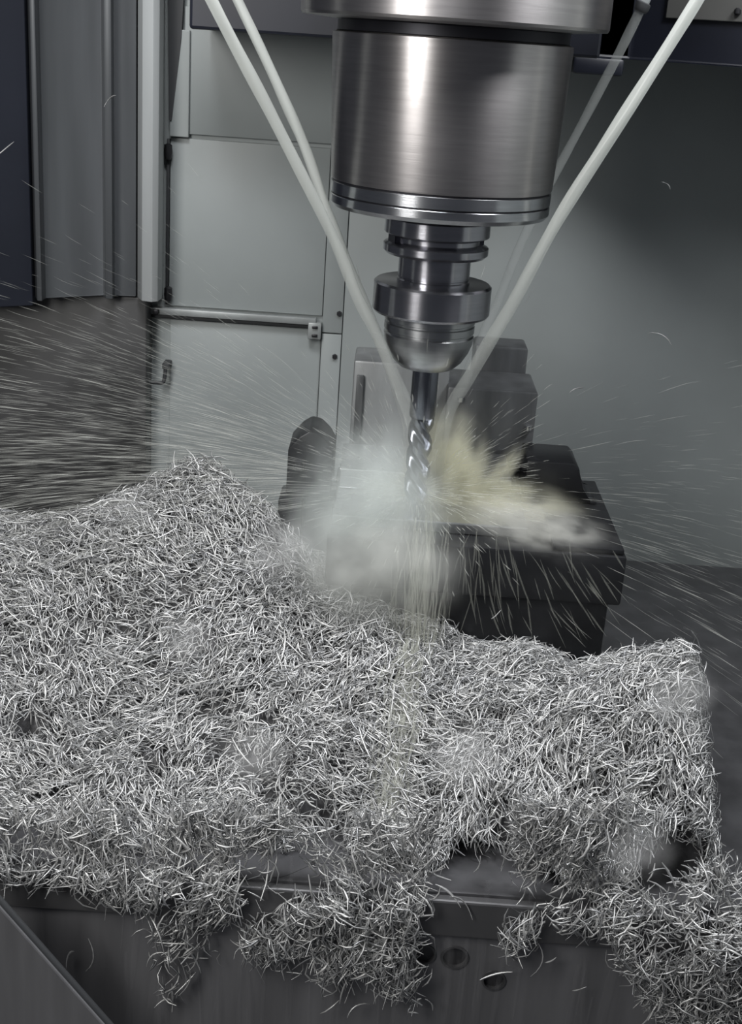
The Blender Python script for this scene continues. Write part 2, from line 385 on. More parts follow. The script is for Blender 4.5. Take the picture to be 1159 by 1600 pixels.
em = empty('end_mill', (0, 0, 0.0)); tag(em, 'carbide end mill clamped in the collet nut, cutting in the splash', 'cutter')
lathe('shank', [(0.0126, 0.149), (0.0130, 0.147), (0.0130, 0.100), (0.0122, 0.098)], M['carbide'], em, 48)
def flutes():
    n, m = 36, 48; vs, fs = [], []
    for i in range(m):
        z = 0.098 - i * (0.098 - 0.002) / (m - 1); tw = i * 0.16
        for k in range(n):
            a = 2 * math.pi * k / n
            ph = (a * 3 / (2 * math.pi)) % 1.0
            r = 0.0125 - 0.0050 * math.sin(math.pi * min(1, ph / 0.75)) ** 1.5 if ph < 0.75 else 0.0125
            vs.append((r * math.cos(a + tw), r * math.sin(a + tw), z))
    for i in range(m - 1):
        for k in range(n):
            k2 = (k + 1) % n
            fs.append((i * n + k, (i + 1) * n + k, (i + 1) * n + k2, i * n + k2))
    fs.append(tuple(range(n))); fs.append(tuple(reversed(range((m - 1) * n, m * n))))
    me = bpy.data.meshes.new('m'); me.from_pydata(vs, [], fs); me.update(); return me
link('flutes', flutes(), M['carbide'], em, 35)

# ------------------------------------------------------------------ table, vise, fixture
TZ = -0.200; TY = -0.360
tb = empty('machine_table', (0, 0, -0.45)); tag(tb, 'dark wet steel machine table running under the chip heaps', 'table')
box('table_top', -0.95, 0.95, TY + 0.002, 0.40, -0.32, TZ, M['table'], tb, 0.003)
link('front_lip', front_prism_mesh([(-0.95, -0.2385), (0.95, -0.2385), (0.95, -0.203), (-0.95, -0.203)], TY - 0.006, TY + 0.004, 0.002), M['lip'], tb)
# front apron with drilled holes
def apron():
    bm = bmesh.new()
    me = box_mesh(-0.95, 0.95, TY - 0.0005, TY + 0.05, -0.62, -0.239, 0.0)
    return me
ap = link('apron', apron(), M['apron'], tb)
for px, py, r in ((710, 1495, 0.0098), (771, 1531, 0.0085), (662, 1490, 0.0085)):
    p = on_y(px, py, TY)
    # ring of a counterbored hole: rim, wall and floor sunk into the apron
    n = 28; vs = []; fs = []
    for rr, yy in ((r * 1.22, -0.0006), (r * 1.20, -0.0016), (r, -0.0016), (r * 0.97, 0.012), (0.0005, 0.012)):
        for k in range(n):
            a = 2 * math.pi * k / n; vs.append((p[0] + rr * math.cos(a), TY + yy, p[2] + rr * math.sin(a)))
    for i in range(4):
        for k in range(n): fs.append((i * n + k, i * n + (k + 1) % n, (i + 1) * n + (k + 1) % n, (i + 1) * n + k))
    me = bpy.data.meshes.new('m'); me.from_pydata(vs, [], fs); me.update()
    link('bolt_hole', me, M['lip'], ap, 30)
    # cut the same hole in the apron plate
    bm = bmesh.new(); bmesh.ops.create_cone(bm, cap_ends=True, segments=28, radius1=r * 1.02, radius2=r * 1.02, depth=0.03)
    bmesh.ops.rotate(bm, verts=bm.verts[:], cent=(0, 0, 0), matrix=Matrix.Rotation(math.pi / 2, 3, 'X'))
    bmesh.ops.translate(bm, verts=bm.verts[:], vec=(p[0], TY, p[2]))
    cut = bpy.data.objects.new('cut', bm_mesh(bm)); COL.objects.link(cut)
    md = ap.modifiers.new('hole', 'BOOLEAN'); md.object = cut; md.operation = 'DIFFERENCE'; md.solver = 'EXACT'
    dg = bpy.context.evaluated_depsgraph_get()
    new = bpy.data.meshes.new_from_object(ap.evaluated_get(dg)); ap.modifiers.clear(); ap.data = new
    bpy.data.objects.remove(cut)

vz = empty('machine_vise', (0.06, 0.0, TZ)); tag(vz, 'black stepped machine vise body in front of the grey fixture', 'vise')
box('bed', -0.085, 0.207, -0.080, 0.14, -0.058, -0.006, M['vise'], vz, 0.003)
box('pedestal', -0.07, 0.197, -0.070, 0.13, TZ, -0.0585, M['vise'], vz, 0.003)
box('wear_plate', 0.135, 0.204, -0.076, 0.13, -0.0055, 0.000, M['vise'], vz, 0.001)
link('jaw', front_prism_mesh([(0.116, 0.0005), (0.196, 0.0005), (0.186, 0.002), (0.176, 0.016), (0.172, 0.038), (0.166, 0.044), (0.116, 0.044)], 0.05, 0.115, 0.002), M['vise'], vz, 40)

cl = empty('clamp_post', (-0.11, 0.05, TZ)); tag(cl, 'black clamp post with chamfered top left of the cutter', 'clamp')
link('post', front_prism_mesh([(-0.131, TZ), (-0.082, TZ), (-0.082, -0.005), (-0.131, -0.005)], 0.025, 0.085, 0.003), M['vise'], cl, 40)
ch = link('clamp_head', front_prism_mesh([(-0.134, -0.002), (-0.088, -0.002), (-0.0865, 0.046), (-0.093, 0.057), (-0.103, 0.066), (-0.113, 0.068), (-0.122, 0.062), (-0.1335, 0.048)], 0.02, 0.08, 0.002), M['vise'], cl, 25)
box('clamp_foot', -0.141, -0.115, 0.012, 0.06, -0.045, -0.004, M['vise'], cl, 0.004)
link('clamp_bolt', lathe_mesh([(0.002, 0.006), (0.006, 0.005), (0.006, -0.005), (0.002, -0.006)], 6), M['bolt'], ch).location = (-0.122, 0.018, 0.032)

fx = empty('fixture_block', (0.02, 0.15, TZ)); tag(fx, 'tall grey steel fixture block standing behind the cutter', 'fixture')
box('upright', -0.074, 0.032, 0.142, 0.21, TZ, 0.116, M['block'], fx, 0.003)
fp = box('face_plate', 0.030, 0.129, 0.125, 0.21, -0.006, 0.098, M['block_dark'], fx, 0.003)
box('rear_upright', 0.062, 0.123, 0.212, 0.26, TZ, 0.127, M['block_dark'], fx, 0.004)
box('key_strip', -0.070, -0.062, 0.137, 0.143, 0.02, 0.10, M['block_dark'], fx, 0.001)
for x, z in ((0.122, 0.058), (0.122, 0.02), (0.045, 0.085)):
    s = lathe('cap_screw', [(0.001, 0.003), (0.0035, 0.0025), (0.0035, -0.0025), (0.001, -0.003)], M['work'], fp, 12); s.location = (x, 0.123, z)

wk = empty('workpiece', (0.02, 0.04, 0.0)); tag(wk, 'pale aluminium workpiece under the cutter, half hidden by foam', 'workpiece')
link('plate', prism_mesh([(-0.082, -0.05), (0.112, -0.05), (0.112, 0.118), (-0.082, 0.118)], -0.0055, 0.006, 0.0015), M['work'], wk)
link('step', prism_mesh([(-0.080, 0.03), (0.100, 0.03), (0.100, 0.118), (-0.080, 0.118)], 0.0062, 0.028, 0.0015), M['work'], wk)

# slanted guard plate low in front of the table
g0, g1, g2, g3 = on_y(-60, 1340, -0.42), on_y(240, 1680, -0.42), on_y(210, 1700, -0.42), on_y(-80, 1380, -0.42)
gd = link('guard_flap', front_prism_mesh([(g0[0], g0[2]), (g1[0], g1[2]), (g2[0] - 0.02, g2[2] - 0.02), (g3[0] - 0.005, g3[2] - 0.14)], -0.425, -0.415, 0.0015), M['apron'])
tag(gd, 'slanted grey guard flap low in front of the table apron', 'guard')
p0, p1 = g0, g1
link('rubber_edge', tube_mesh([Vector(p0), Vector(p0) * 0.5 + Vector(p1) * 0.5, Vector(p1)], [0.0032] * 3, 12), M['slit'], gd, 50)

# ------------------------------------------------------------------ coolant nozzles and jets
def jet(ctrl, r0, r1, label, seed, m='jet'):
    pts = spline(ctrl, 60)
    rad = [r0 + (r1 - r0) * (i / 59) ** 2.2 for i in range(60)]
    o = link('coolant_jet', tube_mesh(pts, rad, 14, 0.05, seed), M[m], None, 70)
    return tag(o, label, 'coolant jet', 'coolant jets aimed at the cutter')
J1 = [on_y(300, -60, -0.085), on_y(330, 0, -0.08), on_y(424, 180, -0.065), on_y(515, 360, -0.05), on_y(560, 468, -0.045), on_y(600, 548, -0.040), on_y(640, 650, -0.03), on_y(674, 770, -0.012)]
J2 = [on_y(345, -60, 0.045), on_y(371, 0, 0.045), on_y(437, 140, 0.042), on_y(480, 240, 0.038), on_y(513, 335, 0.03), on_y(550, 430, 0.02), on_y(592, 530, 0.01), on_y(630, 640, 0.0), on_y(664, 770, 0.0)]
J3 = [on_y(1125, -60, -0.085), on_y(1089, 0, -0.08), on_y(985, 165, -0.075), on_y(880, 330, -0.065), on_y(798, 478, -0.055), on_y(735, 585, -0.045), on_y(695, 660, -0.03), on_y(678, 770, -0.012)]
J4 = [on_y(1001, 15, 0.10), on_y(935, 145, 0.115), on_y(872, 262, 0.12), on_y(822, 362, 0.11), on_y(778, 470, 0.09), on_y(735, 570, 0.05), on_y(700, 660, 0.03), on_y(680, 770, 0.015)]
jet(J1, 0.0050, 0.0062, 'thick pale coolant jet, lower of the pair left of the spindle', 1)
jet(J2, 0.0048, 0.0060, 'pale coolant jet, upper of the pair grazing the spindle left edge', 2)
jet(J3, 0.0055, 0.0070, 'thickest bright coolant jet, crossing in front right of the spindle', 3)
jet(J4, 0.0046, 0.0055, 'dim coolant jet passing behind the spindle from the black nozzle', 4, 'jet_dim')
nz = empty('coolant_nozzle', tuple(on_y(1001, 15, 0.10))); tag(nz, 'black coolant nozzle tube beside the spindle flange', 'nozzle')
e0, e1 = Vector(on_y(1001, 15, 0.10)), Vector(on_y(1030, -50, 0.10))
link('nozzle_tube', tube_mesh([e0, e0.lerp(e1, 0.5), e1], [0.0052] * 3, 14), M['rail'], nz, 50)
dd = (e1 - e0).normalized()
link('nozzle_collar', tube_mesh([e0 - dd * 0.002, e0 + dd * 0.001, e0 + dd * 0.006, e0 + dd * 0.007], [0.006, 0.0075, 0.0075, 0.006], 14), M['slit'], nz, 50)

# ------------------------------------------------------------------ slivers of metal and of water
def sliver_mesh(P, D, Nn, L, W, curl, taper=0.35, rings=4, thick=0.35, rng=RNG):
    n = len(P)
    D = D / np.linalg.norm(D, axis=1, keepdims=True)
    S = np.cross(D, Nn); S /= np.maximum(np.linalg.norm(S, axis=1, keepdims=True), 1e-9)
    B = np.cross(S, D)
    tw = rng.uniform(-1.2, 1.2, n)
    ts = np.linspace(-0.5, 0.5, rings)
    V = np.zeros((n, rings, 3, 3))
    ca = rng.uniform(0, 2 * np.pi, n)
    bend = S * np.cos(ca)[:, None] + B * np.sin(ca)[:, None]
    for i, t in enumerate(ts):
        c = P + D * (L * t)[:, None] + bend * (curl * L * (0.25 - t * t))[:, None]
        a = tw * t * 2
        s2 = S * np.cos(a)[:, None] + B * np.sin(a)[:, None]; b2 = -S * np.sin(a)[:, None] + B * np.cos(a)[:, None]
        w = W * (taper + (1 - taper) * (1 - (2 * abs(t)) ** 3))
        V[:, i, 0] = c - s2 * (w * 0.5)[:, None]
        V[:, i, 1] = c + s2 * (w * 0.5)[:, None]
        V[:, i, 2] = c + b2 * (w * thick)[:, None]
    nv = rings * 3
    q = []
    for i in range(rings - 1):
        for k in range(3):
            k2 = (k + 1) % 3
            q.append((i * 3 + k, i * 3 + k2, (i + 1) * 3 + k2, (i + 1) * 3 + k))
    q = np.array(q)
    Fq = (q[None] + (np.arange(n) * nv)[:, None, None]).reshape(-1)
    me = bpy.data.meshes.new('m')
    me.vertices.add(n * nv); me.vertices.foreach_set('co', V.reshape(-1).astype(np.float32))
    nf = n * len(q)
    me.loops.add(nf * 4); me.loops.foreach_set('vertex_index', Fq.astype(np.int32))
    me.polygons.add(nf); me.polygons.foreach_set('loop_start', (np.arange(nf) * 4).astype(np.int32))
    me.update(calc_edges=True)
    return me

# --- heap surfaces: heights surveyed from the photograph, interpolated over the table
def rbf(pts, eps=0.10, lam=1e-3):
    pts = np.array(pts); X = pts[:, :2]
    d = np.linalg.norm(X[:, None] - X[None], axis=2)
    K = np.sqrt(d * d + eps * eps)
    n = len(X); A = np.zeros((n + 1, n + 1)); A[:n, :n] = K - lam * np.eye(n); A[:n, n] = 1; A[n, :n] = 1
    sol = np.linalg.solve(A, np.append(pts[:, 2], 0))
    def f(x, y):
        sh = x.shape; q = np.stack([x.ravel(), y.ravel()], 1)
        out = np.zeros(len(q))
        for i in range(0, len(q), 20000):
            dd = np.linalg.norm(q[i:i + 20000, None] - X[None], axis=2)
            out[i:i + 20000] = np.sqrt(dd * dd + eps * eps) @ sol[:n] + sol[n]
        return out.reshape(sh)
    return f

def vnoise(x, y, s, seed):
    """smooth value noise"""
    r = np.random.default_rng(seed).uniform(-1, 1, (64, 64))
    u, v = x * s + 100, y * s + 100
    i, j = np.floor(u).astype(int), np.floor(v).astype(int); fu, fv = u - i, v - j
    fu, fv = fu * fu * (3 - 2 * fu), fv * fv * (3 - 2 * fv)
    g = lambda a, b: r[a % 64, b % 64]
    return (g(i, j) * (1 - fu) + g(i + 1, j) * fu) * (1 - fv) + (g(i, j + 1) * (1 - fu) + g(i + 1, j + 1) * fu) * fv

RIDGE = [(-60, 815, 0.02), (20, 826, 0.0), (100, 812, 0.03), (200, 765, 0.05), (270, 738, 0.06), (345, 728, 0.06), (395, 765, 0.05), (440, 835, 0.01), (490, 905, -0.05), (560, 945, -0.085),
         (640, 985, -0.10), (720, 1012, -0.11), (850, 1000, -0.125), (950, 1030, -0.15), (1000, 1003, -0.18), (1080, 996, -0.18), (1140, 1010, -0.18), (1230, 1050, -0.18)]
ctrl = [on_y(*q) for q in RIDGE]
for x in (-60, 100, 260, 420, 560, 700, 860, 1000, 1150, 1250):
    ctrl.append(on_y(x, 1080, -0.185 if x < 950 else -0.23))
for x, y, d in ((-60, 1210, -0.275), (100, 1210, -0.275), (260, 1200, -0.265), (420, 1210, -0.27), (560, 1200, -0.265), (700, 1190, -0.255), (860, 1200, -0.27), (1000, 1200, -0.285), (1150, 1220, -0.29), (1250, 1220, -0.29)):
    ctrl.append(on_y(x, y, d))
# toe of the heap along the table edge
for x, y, d in ((-60, 1320, -0.345), (60, 1322, -0.345), (180, 1365, -0.36), (300, 1362, -0.36), (400, 1360, -0.345), (500, 1330, -0.33), (640, 1320, -0.32), (740, 1285, -0.30), (830, 1330, -0.325), (930, 1400, -0.36), (1060, 1360, -0.355), (1200, 1360, -0.355)):
    ctrl.append(on_y(x, y, d))
for x in (-0.55, -0.40, -0.25): ctrl += [(x, 0.20, -0.14), (x, 0.35, -0.22)]
for x in (-0.14, -0.03, 0.05, 0.15): ctrl += [(x, 0.12, -0.20)]
for x in (0.23, 0.33, 0.42): ctrl += [(x, -0.06, -0.20), (x, 0.1, -0.21), (x, 0.3, -0.22)]
hf0 = rbf(ctrl)
PITS = [(on_y(505, 1255, -0.30), 0.016, 0.05), (on_y(790, 1262, -0.30), 0.011, 0.03), (on_y(280, 945, -0.10), 0.014, 0.016), (on_y(395, 1165, -0.25), 0.014, 0.018), (on_y(675, 1270, -0.30), 0.010, 0.02),
        (on_y(160, 1150, -0.24), 0.010, 0.014), (on_y(245, 1180, -0.26), 0.009, 0.016), (on_y(320, 1010, -0.14), 0.012, 0.010), (on_y(1040, 1090, -0.23), 0.012, 0.012), (on_y(880, 1080, -0.19), 0.012, 0.012), (on_y(60, 1090, -0.2), 0.012, 0.012)]
_pr = np.random.default_rng(90)
for _ in range(34):
    _px, _py = _pr.uniform(0, 1120), _pr.uniform(1080, 1300)
    PITS.append((on_y(_px, _py, -0.185 - (_py - 1080) * 0.0006), _pr.uniform(0.007, 0.013), _pr.uniform(0.012, 0.026)))
def pit(x, y):
    return sum(d * np.exp(-((x - p[0]) ** 2 + (y - p[1]) ** 2) / (r * r)) for p, r, d in PITS)
def hf(x, y):
    return hf0(x, y) - pit(x, y) - 0.006 * (x < -0.1) - 0.22 * np.clip((x - 0.245) / 0.05, 0, 1) ** 1.5 + 0.010 * vnoise(x, y, 26, 3) + 0.014 * vnoise(x, y, 12, 4) - 0.012 * np.clip(vnoise(x, y, 17, 5) - 0.45, 0, 1) * 2
def hnorm(x, y, e=0.004):
    dx = (hf(x + e, y) - hf(x - e, y)) / (2 * e); dy = (hf(x, y + e) - hf(x, y - e)) / (2 * e)
    n = np.stack([-dx, -dy, np.ones_like(dx)], -1)
    return n / np.linalg.norm(n, axis=-1, keepdims=True)

def front_edge(x):      # ragged front rim of the heap
    return np.interp(x, [-0.6, -0.30, -0.20, -0.10, -0.03, 0.03, 0.055, 0.085, 0.12, 0.16, 0.20, 0.30, 0.45], [-0.352, -0.352, -0.362, -0.36, -0.345, -0.335, -0.305, -0.305, -0.33, -0.355, -0.325, -0.315, -0.315]) + 0.012 * vnoise(x, x * 0 + 0.3, 30, 8)

def heap(x0, x1, y1, n, label, seed):
    rng = np.random.default_rng(seed)
    root = empty('chip_heap', ((x0 + x1) / 2, -0.15, TZ)); tag(root, label, 'chip heap', 'heaps of aluminium chips', 'stuff')
    # packed core below the loose chips, coloured dark for the shade between them
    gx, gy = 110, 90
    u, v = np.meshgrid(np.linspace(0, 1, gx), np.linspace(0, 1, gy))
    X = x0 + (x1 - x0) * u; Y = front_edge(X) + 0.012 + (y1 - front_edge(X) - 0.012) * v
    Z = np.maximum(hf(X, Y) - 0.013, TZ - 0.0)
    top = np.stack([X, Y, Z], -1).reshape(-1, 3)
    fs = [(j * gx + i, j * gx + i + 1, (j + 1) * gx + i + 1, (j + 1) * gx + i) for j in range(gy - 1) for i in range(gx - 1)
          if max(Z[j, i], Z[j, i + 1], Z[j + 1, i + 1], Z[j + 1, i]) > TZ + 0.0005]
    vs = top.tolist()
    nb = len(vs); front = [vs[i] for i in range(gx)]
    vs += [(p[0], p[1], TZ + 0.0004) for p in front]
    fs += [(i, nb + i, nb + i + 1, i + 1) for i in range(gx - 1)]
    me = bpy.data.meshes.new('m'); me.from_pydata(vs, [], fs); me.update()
    tag(link('packed_core', me, M['chip_shade'], root, 80), kind='stuff')
    # loose chips on top
    x = rng.uniform(x0, x1, n * 2); fe = front_edge(x)
    y = fe + (y1 - fe) * rng.uniform(-0.02, 1, n * 2) ** 1.0
    z = hf(x, y)
    keep = (z > TZ + 0.004) & (rng.random(n * 2) > pit(x, y) * 28); x, y, z = x[keep][:n], y[keep][:n], z[keep][:n]
    m = len(x); N = hnorm(x, y)
    ang = 1.6 * vnoise(x, y, 9, seed + 1) + 0.9 * vnoise(x, y, 30, seed + 2) + rng.normal(0, 0.75, m)
    # combed sideways on the crown, hanging down the front
    steep = np.clip((front_edge(x) + 0.11 - y) / 0.11, 0, 1)
    ang = ang * (1 - 0.35 * steep) + steep * (np.pi / 2)
    T1 = np.cross(np.tile([0, 1.0, 0], (m, 1)), N); T1 /= np.linalg.norm(T1, axis=1, keepdims=True)
    T2 = np.cross(N, T1)
    D = T1 * np.cos(ang)[:, None] + T2 * np.sin(ang)[:, None] + N * rng.normal(0, 0.30, m)[:, None]
    P = np.stack([x, y, z], 1) + N * (rng.uniform(-0.012, 0.006, m) + 0.004 * (rng.random(m) < 0.12))[:, None]
    L = rng.lognormal(math.log(0.0160), 0.42, m).clip(0.005, 0.045); W = rng.uniform(0.0008, 0.0021, m)
    Nj = N + rng.normal(0, 0.5, (m, 3))
    # stay above the table
    P[:, 2] = np.maximum(P[:, 2], TZ + 0.003)
    me = sliver_mesh(P, D, Nj, L, W, rng.uniform(0.1, 1.1, m), rng=rng)
    tag(link('chips', me, M['chip'], root), kind='stuff')
    return root
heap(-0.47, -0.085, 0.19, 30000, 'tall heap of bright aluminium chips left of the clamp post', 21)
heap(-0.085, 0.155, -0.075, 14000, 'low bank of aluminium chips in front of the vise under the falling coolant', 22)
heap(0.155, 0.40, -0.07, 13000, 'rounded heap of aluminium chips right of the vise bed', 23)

def P3(px, py, y): return tuple(on_y(px, py, y))
def inside(poly, x, y):
    c = np.zeros(len(x), bool); n = len(poly)
    for i in range(n):
        (x1, y1), (x2, y2) = poly[i], poly[(i + 1) % n]
        k = ((y1 > y) != (y2 > y)) & (x < (x2 - x1) * (y - y1) / (y2 - y1 + 1e-9) + x1); c ^= k
    return c
def drape(outline, n, bulge, label, seed, down=0.9):
    """tangle of chips draped over the front of the table; outline in (x, z) on the table front"""
    rng = np.random.default_rng(seed)
    poly = [(on_y(px, py, TY - 0.01)[0], on_y(px, py, TY - 0.01)[2]) for px, py in outline]
    pa = np.array(poly); lo, hi = pa.min(0), pa.max(0); cx, cz = pa.mean(0)
    root = empty('chip_tangle', (cx, TY - 0.01, cz)); tag(root, label, 'chip tangle', 'tangles of chips on the table front', 'stuff')
    x = rng.uniform(lo[0], hi[0], n * 8); z = rng.uniform(lo[1], hi[1], n * 8)
    dens = 0.55 + 0.75 * vnoise(x, z, 42, seed) + 0.35 * vnoise(x, z, 90, seed + 3)
    k = inside(poly, x, z) & (rng.random(n * 8) < dens); x, z = x[k][:n], z[k][:n]; m = len(x)
    # depth: distance to the outline gives the bulge
    dd = np.full(m, 9.0)
    for i in range(len(poly)):
        a, b = pa[i], pa[(i + 1) % len(poly)]; ab = b - a
        t = np.clip(((x - a[0]) * ab[0] + (z - a[1]) * ab[1]) / (ab @ ab + 1e-12), 0, 1)
        dd = np.minimum(dd, np.hypot(x - a[0] - t * ab[0], z - a[1] - t * ab[1]))
    h = bulge * np.sqrt(np.clip(dd / 0.025, 0, 1)) * (0.75 + 0.45 * vnoise(x, z, 35, seed + 5))
    x += rng.normal(0, 0.004, m); z += rng.normal(-0.002, 0.005, m)
    y = TY - 0.010 - np.maximum(h, 0) * rng.uniform(0.35, 1.0, m) - np.maximum(0, 0) 
    y += np.clip((z - TZ) / 0.02, 0, 1) * 0.02
    D = rng.normal(size=(m, 3)) * np.array([0.75, 0.4, 0.75]); D[:, 2] -= down; D[:, 0] += 0.8 * vnoise(x, z, 25, seed + 7)
    N = np.stack([0.5 * vnoise(x, z, 30, seed + 9), -np.ones(m), 0.5 + 0.5 * vnoise(x, z, 30, seed + 8)], 1)
    L = rng.lognormal(math.log(0.017), 0.42, m).clip(0.006, 0.045)
    me = sliver_mesh(np.stack([x, y, z], 1), D, N + rng.normal(0, 0.5, (m, 3)), L, rng.uniform(0.0008, 0.0022, m), rng.uniform(0.1, 1.2, m), rng=rng)
    tag(link('chips', me, M['chip'], root), kind='stuff')
    return root
drape([(440, 1290), (690, 1290), (672, 1380), (640, 1440), (655, 1520), (645, 1570), (590, 1525), (540, 1500), (520, 1540), (450, 1500), (385, 1485), (380, 1450), (440, 1430), (485, 1360)],
      2300, 0.022, 'ragged tangle of chips hanging over the table front below the falling coolant', 31)
drape([(950, 1400), (1060, 1375), (1230, 1360), (1230, 1660), (1005, 1660), (1045, 1590), (1000, 1535), (970, 1480), (930, 1440)],
      3600, 0.036, 'thick tangle of chips in the lower corner below the dark hollow', 32, 0.3)
drape([(815, 1270), (1000, 1270), (1000, 1330), (960, 1400), (890, 1400), (965, 1430), (900, 1445), (860, 1410), (832, 1450), (795, 1490), (812, 1400)],
      1700, 0.020, 'stringy tangle of chips drooping beside the bare table edge', 33)
drape([(-60, 1275), (440, 1285), (415, 1380), (350, 1430), (290, 1450), (200, 1405), (130, 1380), (60, 1370), (-60, 1345)],
      3100, 0.016, 'fringe of chips hanging down the apron under the tall heap', 34)
drape([(225, 1440), (345, 1440), (330, 1500), (300, 1520), (265, 1570), (240, 1500)], 90, 0.006, 'few stray chips stuck low on the apron under the fringe', 35)

# --- single chips that can be told apart
def chip_proto(L, W, curl, seed):
    rng = np.random.default_rng(seed)
    return sliver_mesh(np.zeros((1, 3)), np.array([[1.0, 0, 0]]), np.array([[0, 0, 1.0]]), np.array([L]), np.array([W]), np.array([curl]), rings=7, rng=rng)
protos = [chip_proto(L, W, c, 50 + i) for i, (L, W, c) in enumerate(((0.016, 0.002, 0.6), (0.022, 0.0022, 1.0), (0.028, 0.0024, 0.4), (0.034, 0.0024, 0.8), (0.019, 0.0026, 1.2), (0.013, 0.0022, 0.3)))]
for p in protos: p.materials.append(M['chip'])
rs = random.Random(5)
def chip(px, py, y, ang, k, label, group, tilt=0.0):
    o = bpy.data.objects.new('metal_chip', protos[k % len(protos)]); COL.objects.link(o)
    o.location = on_y(px, py, y)
    o.rotation_euler = (tilt + rs.uniform(-0.6, 0.6), -ang, rs.uniform(-0.4, 0.4))
    return tag(o, label, 'chip', group)
HANG = [(60, 1372, 0.2), (150, 1350, 1.4), (45, 1375, 0.0), (136, 1492, 1.5), (110, 1500, 1.2), (10, 1480, 0.8), (270, 1480, 0.9), (245, 1500, 0.7), (300, 1500, 2.2), (285, 1530, 1.4), (255, 1570, 0.6), (320, 1470, 1.2),
        (400, 1470, 1.0), (420, 1440, 0.5), (700, 1400, 2.5), (720, 1420, 2.3), (690, 1330, 0.6), (670, 1320, 2.4), (745, 1350, 1.3), (750, 1310, 0.8), (790, 1340, 1.4), (775, 1330, 1.9), (812, 1400, 1.4), (830, 1395, 2.2),
        (870, 1450, 2.4), (805, 1480, 0.8), (775, 1525, 0.4), (835, 1500, 1.5), (790, 1470, 0.9), (860, 1500, 0.8), (900, 1430, 2.9), (935, 1450, 0.1), (980, 1480, 1.4), (960, 1460, 0.9), (545, 1545, 2.2), (640, 1560, 2.0),
        (670, 1570, 2.1), (600, 1560, 0.7), (575, 1530, 1.5), (520, 1530, 2.3), (655, 1470, 1.4), (630, 1490, 1.2), (700, 1290, 0.9), (560, 1580, 0.5), (1010, 1560, 0.6), (1000, 1590, 1.2), (985, 1520, 0.4), (905, 1545, 0.6)]
for i, (px, py, a) in enumerate(HANG):
    zone = ('low beside the slanted guard flap' if px < 160 else 'on the apron under the tall heap fringe' if px < 440 else 'trailing from the ragged middle tangle' if px < 685 and py > 1440
            else 'over the bare strip of table edge' if py < 1440 and px < 850 else 'just around the apron bolt holes' if px < 850 else 'between the stringy tangle and the corner tangle')
    chip(px, py, -0.3735 if py > 1385 else -0.345, a, i, 'loose curled aluminium chip ' + zone, 'loose chips ' + zone)
FLY = [(1040, 290, 2.6, 0.3, 'small bright chip flying in front of the dark shaded wall'), (172, 158, 0.7, 0.35, 'bright chip flying past the folded guard near its ridge'), (8, 233, 0.7, 0.3, 'tiny bright chip flying at the picture edge by the navy guard'),
       (1030, 530, 2.8, 0.4, 'pale chip flying low under the shaded part of the wall'), (900, 610, 0.4, 0.3, 'pale chip flying just beyond the fixture block'), (775, 960, 0.9, -0.12, 'long bent bright chip stuck against the vise pedestal')]
for i, (px, py, a, y, lb) in enumerate(FLY):
    chip(px, py, y, a, i, lb, None)
# crests: chips standing proud of the heaps
rg = np.random.default_rng(77)
cnt = 0
regions = [(-0.43, -0.10, 0.10, 95, 'long bright chip standing out of the tall heap beside the clamp post', 'chips standing proud of the tall heap'),
           (-0.08, 0.15, -0.11, 50, 'long bright chip standing out of the low bank before the vise', 'chips standing proud of the low bank'),
           (0.16, 0.34, -0.15, 55, 'long bright chip standing out of the rounded heap by the vise bed', 'chips standing proud of the rounded heap')]
for x0, x1, y1, n, lb, gr in regions:
    x = rg.uniform(x0, x1, n); fe = front_edge(x); y = fe + (y1 - fe) * rg.uniform(0.0, 1, n)
    z = hf(x, y)
    for i in range(n):
        if z[i] < TZ + 0.01: continue
        o = bpy.data.objects.new('metal_chip', protos[rg.integers(0, 6)]); COL.objects.link(o)
        o.location = (x[i], y[i], z[i] + 0.004)
        o.rotation_euler = (rg.uniform(-1, 1), rg.normal(0, 0.5), rg.uniform(0, 3.14))
        tag(o, lb, 'chip', gr)

# ------------------------------------------------------------------ spray thrown off the cutter
def spray(n, az0, az1, e0, e1, d0, d1, label, seed, wid=(0.0005, 0.0012), ln=(0.015, 0.055)):
    rng = np.random.default_rng(seed)
    az = rng.uniform(az0, az1, n * 2); el = rng.normal((e0 + e1) / 2, (e1 - e0) / 2, n * 2)
    d = d0 + (d1 - d0) * rng.uniform(0, 1, n * 2) ** 0.8
    ve = np.tan(el)
    P = np.stack([np.cos(az) * d, np.sin(az) * d, 0.02 + d * ve - 0.25 * d * d], 1)
    D = np.stack([np.cos(az), np.sin(az), ve - 0.5 * d], 1)
    ok = (P[:, 1] < WY - 0.03) & (P[:, 2] > np.maximum(hf(P[:, 0], P[:, 1]), TZ) + 0.01) & (abs(P[:, 0]) < 0.6) & ~((P[:, 0] < -0.36) & (P[:, 1] > 0.44))
    P, D = P[ok][:n], D[ok][:n]; m = len(P)
    me = sliver_mesh(P, D, np.tile([0, 0, 1.0], (m, 1)) + rng.normal(0, 0.3, (m, 3)), rng.uniform(*ln, m), rng.uniform(*wid, m), rng.uniform(0, 0.15, m), taper=0.15, rng=rng)
    return tag(link('coolant_spray', me, M['spray']), label, 'spray', 'coolant spray thrown off the cutter', 'stuff')
spray(4200, math.radians(125), math.radians(205), -0.14, 0.20, 0.12, 0.62, 'fine streaks of coolant spray flying across the wall left of the clamp post', 41)
spray(750, math.radians(-30), math.radians(55), -0.30, 0.06, 0.12, 0.60, 'fine streaks of coolant spray flying out past the vise jaw', 42)
